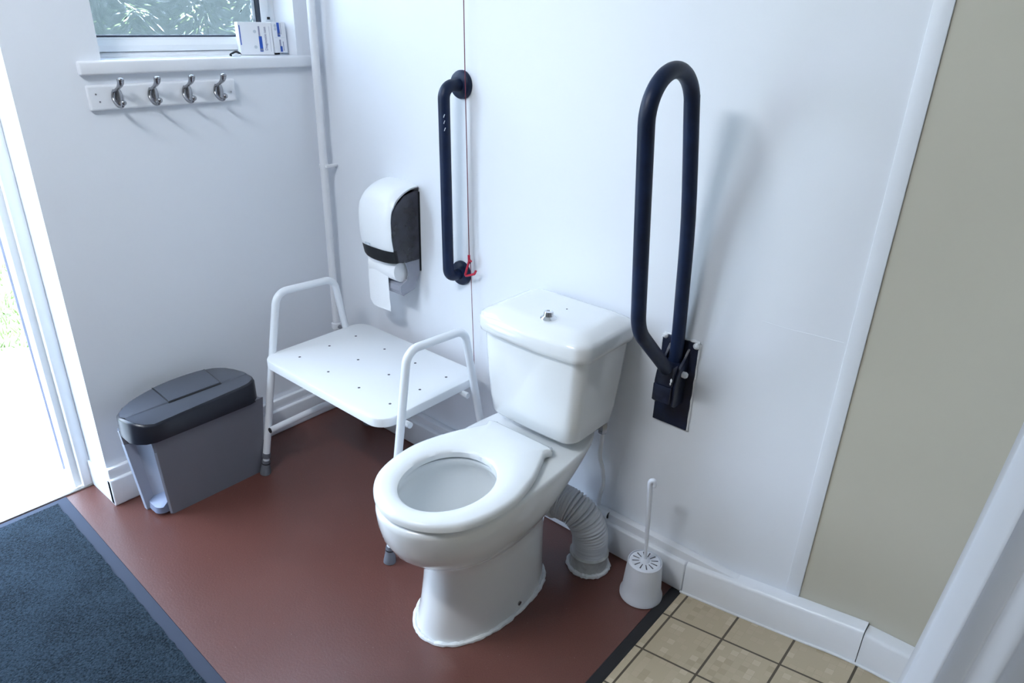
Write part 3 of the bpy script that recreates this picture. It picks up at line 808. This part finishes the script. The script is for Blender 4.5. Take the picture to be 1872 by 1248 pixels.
inner = [(RIM, -.694, -.415, .117, -.555), (.425, -.690, -.418, .113, -.555), (.405, -.698, -.405, .120, -.555), (.375, -.698, -.400, .121, -.555), (.34, -.685, -.405, .113, -.545), (.30, -.660, -.405, .097, -.53), (.26, -.615, -.405, .074, -.51), (.225, -.575, -.405, .052, -.49), (.205, -.545, -.415, .038, -.48)]
rg += [ring(bm, egg(f, b_, w, m_, z, 56)) for z, f, b_, w, m_ in inner]
skin(bm, rg)
# narrow the rear shelf like the photographed pan
pan = link('pan', bm, M['ceramic'], tl, sharp=60)
bm = NB(); lathe(bm, [(.0, .2401), (.066, .2401)], (TX, -.50, 0), 'z', 32, cap0=False, cap1=False)
for v in bm.verts: v.co.y = -.50+(v.co.y+.50)*1.25
bmesh.ops.remove_doubles(bm, verts=bm.verts, dist=1e-5)
link('water', bm, M['water'], pan)
# seat ring
def seat_half(y):
    tbl = [(-.738, 0), (-.730, .045), (-.716, .080), (-.693, .112), (-.660, .141), (-.620, .159), (-.570, .171), (-.520, .1745), (-.480, .1715), (-.430, .160), (-.380, .143), (-.340, .125), (-.300, .106), (-.272, .097)]
    return tbl
def outline(tbl, cx, dx=0, dy=0):
    right = [Vector((cx+w+dx*(1 if w else 0), y, 0)) for y, w in tbl]
    left = [Vector((cx-w-dx, y, 0)) for y, w in reversed(tbl[1:])]
    return right+left
def inset_loop(P, d):
    n = len(P); out_ = []
    c = Vector((TX, -.52, 0))
    for i in range(n):
        a, b = P[i-1], P[(i+1) % n]; t = (b-a).normalized(); nrm = Vector((-t.y, t.x, 0))
        if nrm.dot(c-P[i]) < 0: nrm = -nrm
        out_.append(P[i]+nrm*d)
    return out_
SO = outline(seat_half(0), TX)
SO = smooth_path(SO, 3, closed=True)
# keep the back edge straight
for v in SO:
    if v.y > -.273: v.y = -.268
    v.x = TX+(v.x-TX)
hole = [Vector((p.x, p.y, 0)) for p in egg(-.686, -.424, .1085, -.548, 0, len(SO), 2.0, 2.1)]
# start both loops at the front (index of min y)
i0 = min(range(len(SO)), key=lambda i: SO[i].y+abs(SO[i].x-TX)*.01); SO = SO[i0:]+SO[:i0]
j0 = min(range(len(hole)), key=lambda i: hole[i].y+abs(hole[i].x-TX)*.01); hole = hole[j0:]+hole[:j0]
def area(P): return sum(P[i].x*P[(i+1) % len(P)].y-P[(i+1) % len(P)].x*P[i].y for i in range(len(P)))
if area(SO)*area(hole) < 0: hole = [hole[0]]+list(reversed(hole[1:]))
def atz(P, z): return [Vector((p.x, p.y, z)) for p in P]
S0, S1 = RIM+.004, .4615
bm = NB()
rg = [ring(bm, atz(inset_loop(SO, .006), S0)), ring(bm, atz(SO, S0+.005)), ring(bm, atz(SO, S1-.010)), ring(bm, atz(inset_loop(SO, .003), S1-.003)), ring(bm, atz(inset_loop(SO, .010), S1))]
mid = [SO[i].lerp(hole[i], .55) for i in range(len(SO))]
rg.append(ring(bm, atz(mid, S1+.0015)))
hi = [h+(SO[i]-h).normalized()*.008 for i, h in enumerate(hole)]
rg += [ring(bm, atz(hi, S1-.0005)), ring(bm, atz(hole, S1-.007)), ring(bm, atz(hole, S0+.004)), ring(bm, atz(hi, S0))]
rg.append(rg[0])
skin(bm, rg, True, False, False)
seat_o = link('toilet_seat', bm, M['seatplastic'], tl, sharp=50)
for s in (-1, 1):
    bm = NB(); box(bm, TX+s*.084-.010, TX+s*.084+.009, -.272, -.248, RIM-.001, S0+.007, .003)
    link('hinge', bm, M['seatplastic'], seat_o)
    bm = NB(); tube(bm, [(TX+s*.0942, -.262, S0+.010), (TX+s*.0985, -.262, S0+.010)], .0052, 12); link('hinge_pin', bm, M['chrome'], seat_o)
# cistern
def cis(x0, x1, y0, y1, r, z, bow, n=5):
    pts = []
    for (x, y) in rrect(x0, x1, y0, y1, r, 7):
        t = (x-TX)/((x1-x0)/2)
        # bow the front face
        f = max(0, (y1-y)/(y1-y0))
        pts.append(Vector((x, y-bow*(1-min(1, t*t))*f, z)))
    # subdivide front straight edge for the bow
    out_ = []
    n_ = len(pts)
    for i in range(n_):
        a, b = pts[i], pts[(i+1) % n_]; out_.append(a)
        if abs(b.x-a.x) > .12:
            for k in range(1, 8):
                p = a.lerp(b, k/8); t = (p.x-TX)/((x1-x0)/2)
                if abs(a.y-b.y) < .02 and p.y < (y0+y1)/2: p.y = y0-bow*(1-t*t)
                out_.append(p)
            
    return out_
def cring(bm, *a): return ring(bm, cis(*a))
bm = NB()
levels = [(.452, 1.040, 1.292, -.215, -.045, .035, .006), (.456, 1.026, 1.306, -.228, -.038, .036, .007), (.470, 1.017, 1.315, -.238, -.034, .036, .009), (.52, 1.011, 1.321, -.243, -.030, .034, .011), (.62, 1.003, 1.329, -.248, -.025, .033, .013), (.722, .997, 1.335, -.252, -.020, .033, .014)]
rg = [cring(bm, x0, x1, y0, y1, r_, z, bw) for z, x0, x1, y0, y1, r_, bw in levels]
skin(bm, rg)
link('cistern', bm, M['ceramic'], tl, sharp=50)
bm = NB()
LV = [(.7185, .990, 1.342, -.260, -.014, .034, .015), (.7215, .986, 1.346, -.264, -.012, .036, .016), (.735, .984, 1.348, -.266, -.010, .036, .017), (.757, .985, 1.347, -.265, -.010, .036, .017), (.764, .988, 1.344, -.262, -.012, .036, .016), (.770, .994, 1.338, -.256, -.016, .036, .015), (.779, 1.012, 1.320, -.238, -.032, .034, .013), (.7845, 1.022, 1.310, -.228, -.042, .033, .012), (.7868, 1.030, 1.302, -.219, -.050, .032, .011), (.7875, 1.042, 1.290, -.206, -.062, .03, .009)]
rg = [cring(bm, x0, x1, y0, y1, r_, z, bw) for z, x0, x1, y0, y1, r_, bw in LV]
skin(bm, rg)
lid = link('cistern_lid', bm, M['ceramic'], tl, sharp=60)
bm = NB(); lathe(bm, [(.0215, .7870), (.0215, .7890), (.0185, .7915), (.0140, .795), (.0125, .804), (.0118, .8065), (.0095, .8072), (.0070, .8072), (.0062, .8058), (.0035, .8058)], (1.189, -.207, 0), 'z', 30)
link('flush_button', bm, M['chrome'], lid, label='chrome flush button')
bm = NB(); lathe(bm, [(.0022, .7872), (.0022, .7885)], (1.187, -.124, 0), 'z', 10); link('lid_speck', bm, M['slot'], lid)
# floor screw and sealant
bm = NB(); lathe(bm, [(.0065, 1.285), (.0065, 1.2895), (.003, 1.2905)], (0, -.400, .022), 'x', 16); link('fixing_screw', bm, M['zinc'], tl)
P = egg(-.6445, -.210, .1265, -.43, .002, 120, 2.1, 2.6)
bm = NB(); tube(bm, [p+Vector((random.uniform(-.001, .001), random.uniform(-.001, .001), random.uniform(-.001, .001))) for p in P], [.0064*random.uniform(.8, 1.2) for _ in P], 8, closed=True)
link('sealant_bead', bm, M['sealant'], tl, label='ragged white sealant round the base')

# ------------------------------------------------------------------ soil pipe
sp = root('soil_pipe', (1.325, -.125, 0), 'white ribbed flexible soil pipe bending into the floor behind the toilet', 'soil pipe')
path = smooth_path([(1.205, -.150, .196), (1.235, -.147, .196), (1.272, -.142, .190), (1.305, -.134, .165), (1.323, -.127, .125), (1.326, -.124, .085), (1.326, -.123, .050)], 26)
n = len(path); rad = []
for i in range(n):
    ph = (i % 5)/5
    deep = .0050 if (i % 5 == 2 and (i//5) in (9, 10, 11, 13, 14, 16, 19, 20, 24, 25, 27)) else 0
    rad.append(.0505+.0022*math.cos(2*PI*i/5.0)-deep)
bm = NB(); tube(bm, path, rad, 40); link('ribbed_hose', bm, M['hose'], sp, sharp=80)
bm = NB(); lathe(bm, [(.055, 0), (.056, .012), (.0545, .020), (.0545, .040), (.058, .044), (.058, .052), (.051, .057)], (1.326, -.123, 0), 'z', 40); link('floor_collar', bm, M['collar'], sp, label='stained grey white floor collar')
P = [Vector((1.326+.060*math.cos(t), -.123+.060*math.sin(t), .004)) for t in (2*PI*k/60 for k in range(60))]
bm = NB(); tube(bm, P, [.007*random.uniform(.7, 1.3) for _ in P], 8, closed=True); link('sealant_ring', bm, M['sealant'], sp)
bm = NB(); lathe(bm, [(.054, 1.13), (.054, 1.205), (.057, 1.207), (.057, 1.222), (.052, 1.224)], (0, -.150, .196), 'x', 40); link('pan_connector', bm, M['whiteplastic'], sp)

# ------------------------------------------------------------------ supply pipes
wp = root('water_pipe', (1.28, -.03, .15), 'thin white painted water pipe rising from skirting to cistern', 'pipe')
bm = NB(); tube(bm, smooth_path([(1.283, -.022, .140), (1.283, -.022, .17), (1.290, -.022, .22), (1.286, -.024, .27), (1.274, -.026, .31), (1.277, -.032, .36), (1.285, -.045, .40), (1.288, -.05, .452)], 8), .0065, 14); link('riser', bm, M['gloss'], wp)
bm = NB(); lathe(bm, [(.011, .412), (.014, .416), (.014, .436), (.011, .451)], (1.288, -.05, 0), 'z', 6); link('tap_connector', bm, M['zinc'], wp, label='dark metal tap connector')
op = root('overflow_pipe', (1.2, -.03, .13), 'short white open-ended pipe lying along the skirting top behind the toilet', 'pipe')
bm = NB(); tube(bm, [(.99, -.026, .121), (1.322, -.026, .121)], .0128, 18); link('tube', bm, M['gloss'], op)
bm = NB(); tube(bm, [(1.3215, -.026, .121), (1.3228, -.026, .121)], .0095, 16); link('open_end_shade', bm, M['black'], op)  # black disc on the end, shade inside the pipe as colour

# ------------------------------------------------------------------ toilet brush and holder
BX, BY = 1.508, -.122
bh = root('brush_holder', (BX, BY, 0), 'white plastic toilet brush pot on the floor by the skirting', 'brush holder')
bm = NB(); lathe(bm, [(.056, .0), (.0605, .002), (.0605, .010), (.0555, .022), (.0535, .045), (.0505, .085), (.0475, .120), (.045, .1215), (.0445, .116), (.049, .02), (.02, .012)], (BX, BY, 0), 'z', 44, cap1=True); link('pot', bm, M['brush'], bh)
tb = root('toilet_brush', (BX, BY, .12), 'white toilet brush with hooked handle standing in its pot', 'toilet brush')
bm = NB(); lathe(bm, [(.0435, .113), (.0435, .1185), (.040, .121), (.013, .121), (.010, .126), (.006, .130)], (BX, BY, 0), 'z', 40); disc_o = link('splash_disc', bm, M['brush'], tb)
for k in range(12):
    t = 2*PI*k/12+.13
    bm = NB()
    a_ = Vector((math.cos(t), math.sin(t), 0)); b_ = Vector((-math.sin(t), math.cos(t), 0)); c_ = Vector((BX, BY, .1208))
    prism(bm, [(.017, -.0011), (.036, -.0019), (.036, .0019), (.017, .0011)], lambda u, v, d: c_+a_*u+b_*v+Vector((0, 0, d)), 0, .0006)
    link('slot', bm, M['slot'], disc_o, smooth=False)  # dark bar on the disc, slot shade put into its colour
bm = NB()
hp = smooth_path([(BX, BY, .11), (BX-.003, BY, .18), (BX-.004, BY-.001, .20), (BX-.007, BY-.002, .26), (BX-.010, BY-.003, .32), (BX-.013, BY-.004, .365), (BX-.013, BY-.004, .383), (BX-.006, BY-.002, .389), (BX-.002, BY-.001, .380), (BX-.003, BY-.001, .371)], 6)
n = len(hp); rr = []
for i in range(n):
    t = i/n
    rr.append(.0048 if t < .2 else (.0058 if t < .23 else (.0055+.0022*math.sin(min(1, (t-.23)/.45)*PI*.5) if t < .68 else .0076-.009*(t-.68)*1.1)))
tube(bm, hp, rr, 14); link('handle', bm, M['brush'], tb)
bm = NB(); lathe(bm, [(.012, .03), (.030, .034), (.032, .075), (.028, .098), (.012, .102)], (BX, BY, 0), 'z', 24); link('bristle_head', bm, M['brush'], tb)

# ------------------------------------------------------------------ door mat
dm = root('door_mat', (.6, -1.45, 0), 'dark blue-grey carpet mat with rubber border inside the outside door', 'door mat')
x0, x1, yb = -.138, 1.35, -1.95
def ye(x): return -1.031-(x+.138)*.026
bm = NB(); prism(bm, [(x0, ye(x0)), (x0, yb), (x1, yb), (x1, ye(x1))], lambda u, v, d: Vector((u, v, d)), 0, .0035, bev=.0015, seg=1); link('rubber_border', bm, M['matborder'], dm, smooth=False, label='flat grey rubber edge')
bm = NB()
edge = [(x0+.03, yb+.04)]
edge = [(x0+.028, yb+.03), (x1-.03, yb+.03)]
N_ = 70
for k in range(N_+1):
    x = x1-.03+(x0+.028-x1+.03)*k/N_
    edge.append((x, ye(x)-.034+random.uniform(-.0022, .0022)))
prism(bm, edge, lambda u, v, d: Vector((u, v, d)), .0034, .0085); link('carpet_field', bm, M['carpet'], dm, smooth=False, label='dark blue grey pile')

# ------------------------------------------------------------------ shower curtain and rail
cu = root('shower_curtain', (2.4, -.42, .11), 'white fabric shower curtain hanging in folds at the right', 'curtain')
bm = NB(); rows = []
nz, nxs = 30, 150
for i in range(nz+1):
    t = i/nz; z = 2.02-(2.02-.115)*t
    row = []
    for k in range(nxs+1):
        s = k/nxs
        x = 2.218+s*.78-.088*t*t*(1-s*.5)
        amp = .010+.008*t
        y = -.42+amp*math.sin(s*2*PI*11+.6+.5*math.sin(t*2.2))+.010*math.sin(s*31+t*3)
        x += .006*math.sin(s*2*PI*22+1)
        row.append(Vector((x, y, z)))
    rows.append(row)
a1 = [ring(bm, r_) for r_ in rows]; skin(bm, a1, False, False, False)
link('curtain_cloth', bm, M['fabric'], cu, sharp=180)
bm = NB(); tube(bm, [p+Vector((0, -.001, .006)) for p in rows[-1]], .0035, 6); link('bottom_hem', bm, M['fabric'], cu)
for k in range(9):
    bm = NB(); x = 2.215+k*.095
    tube(bm, [Vector((x, -.42+.020*math.cos(t), 2.032+.026*math.sin(t))) for t in (2*PI*j/18 for j in range(18))], .002, 6, closed=True); link('curtain_ring', bm, M['whiteplastic'], cu)
rl = root('curtain_rail', (2.3, -.42, 2.04), 'white shower curtain rail running to the far wall', 'curtain rail')
bm = NB(); tube(bm, [(2.10, -.42, 2.04), (XR, -.42, 2.04)], .0125, 16); tube(bm, [(2.12, -.42, 2.04), (2.12, -.42, ZC)], .008, 12); link('rail_tube', bm, M['powder'], rl)

# ------------------------------------------------------------------ ceiling light
LX, LY = .95, -1.80
cl = root('ceiling_light', (LX, LY, ZC-.07), 'white batten light on the ceiling', 'ceiling light')
boxo('lamp_base', LX-.32, LX+.32, LY-.05, LY+.05, ZC-.025, ZC, M['whiteplastic'], cl, bev=.004)
bm = NB(); prism(bm, [(.06, ZC-.025), (.062, ZC-.045), (.045, ZC-.066), (0, ZC-.074), (-.045, ZC-.066), (-.062, ZC-.045), (-.06, ZC-.025)], lambda u, v, d: Vector((d, LY+u, v)), LX-.31, LX+.31, bev=.004); link('diffuser', bm, M['lamp'], cl)

# ------------------------------------------------------------------ outside
struct(boxo('ground', -1.55, -.2, -9, 7, -.12, -.035, M['concrete']), 'pale sandy path outside the open door', 'path')
struct(boxo('ground_lawn', -40, -1.55, -30, 30, -.14, -.045, M['lawn']), 'lawn beyond the path outside', 'lawn')
struct(boxo('door_step', -.262, -.158, DOY0, -.982, -.12, .0, M['concrete']), 'pale worn door step', 'step')
bm = NB()
for i in range(9000):
    x = random.uniform(-4.2, -1.45) if i % 3 else random.uniform(-2.4, -1.48); y = random.uniform(-3.0, .8)
    if x > -1.62 and random.random() < .6: continue
    h = random.uniform(.012, .045); a = random.uniform(0, PI); w = .004
    dx, dy = math.cos(a)*w, math.sin(a)*w; lx, ly = random.uniform(-.02, .02), random.uniform(-.02, .02)
    v = [bm.verts.new(p) for p in ((x-dx, y-dy, -.046), (x+dx, y+dy, -.046), (x+lx, y+ly, -.046+h))]
    bm.faces.new(v)
o = link('grass', bm, M['grassblade'], smooth=False); setp(o, 'short green grass beyond the path outside the door', 'grass', 'stuff')
bm = NB()
for i in range(15000):
    c = Vector((random.uniform(-7.4, -6.4), random.uniform(-.6, 8.5), random.uniform(0, 3.5)))
    if c.z > 3.2 and random.random() < .5: continue
    s = random.uniform(.07, .14); a = Vector((random.gauss(0, 1), random.gauss(0, 1), random.gauss(0, 1))).normalized(); b = a.orthogonal().normalized()
    v = [bm.verts.new(p) for p in (c-a*s, c+b*s*.5, c+a*s, c-b*s*.5)]; bm.faces.new(v)
box(bm, -7.3, -6.55, -.6, 8.5, -.05, 3.2)
o = link('hedge', bm, M['leaf'], smooth=False); setp(o, 'green hedge outside seen blurred through the window glass', 'hedge', 'stuff')

# ------------------------------------------------------------------ world, portals, camera
w = bpy.data.worlds.new('overcast_sky'); bpy.context.scene.world = w; w.use_nodes = True
nt = w.node_tree; bg = nt.nodes['Background']
SKY = 5.2
geo = nt.nodes.new('ShaderNodeTexCoord'); sx = nt.nodes.new('ShaderNodeSeparateXYZ'); nt.links.new(geo.outputs['Generated'], sx.inputs[0])
rp = nt.nodes.new('ShaderNodeValToRGB'); rp.color_ramp.elements[0].position = .0; rp.color_ramp.elements[0].color = (.72, .84, 1, 1); rp.color_ramp.elements[1].position = .8; rp.color_ramp.elements[1].color = (.52, .72, 1, 1)
nt.links.new(sx.outputs['Z'], rp.inputs['Fac']); nt.links.new(rp.outputs['Color'], bg.inputs['Color'])
bg.inputs['Strength'].default_value = SKY
def portal(name, loc, sx_, sy_):
    l = bpy.data.lights.new(name, 'AREA'); l.shape = 'RECTANGLE'; l.size = sx_; l.size_y = sy_; l.cycles.is_portal = True
    o = bpy.data.objects.new(name, l); C.objects.link(o); o.location = loc; o.rotation_euler = (0, -PI/2, 0)   # faces +x, into the room
    return o
portal('door_daylight', (-.27, (DOY0+DOY1)/2, DOZ/2), DOZ, DOY1-DOY0)

cam = bpy.data.cameras.new('camera'); co = bpy.data.objects.new('camera', cam); C.objects.link(co)
cam.sensor_width = 36; cam.lens = 1300.18/1872*36; cam.clip_start = .02
co.location = (2.1927, -1.5672, 1.5); co.rotation_mode = 'XYZ'
co.rotation_euler = (1.1367, -.0299, .7038)
S = bpy.context.scene
S.camera = co
S.view_settings.view_transform = 'Standard'; S.view_settings.look = 'None'; S.view_settings.gamma = 1; S.view_settings.use_curve_mapping = False
S.view_settings.exposure = 1.24
S.cycles.max_bounces = 14; S.cycles.diffuse_bounces = 8; S.cycles.glossy_bounces = 6; S.cycles.transmission_bounces = 10
S.cycles.sample_clamp_indirect = 6
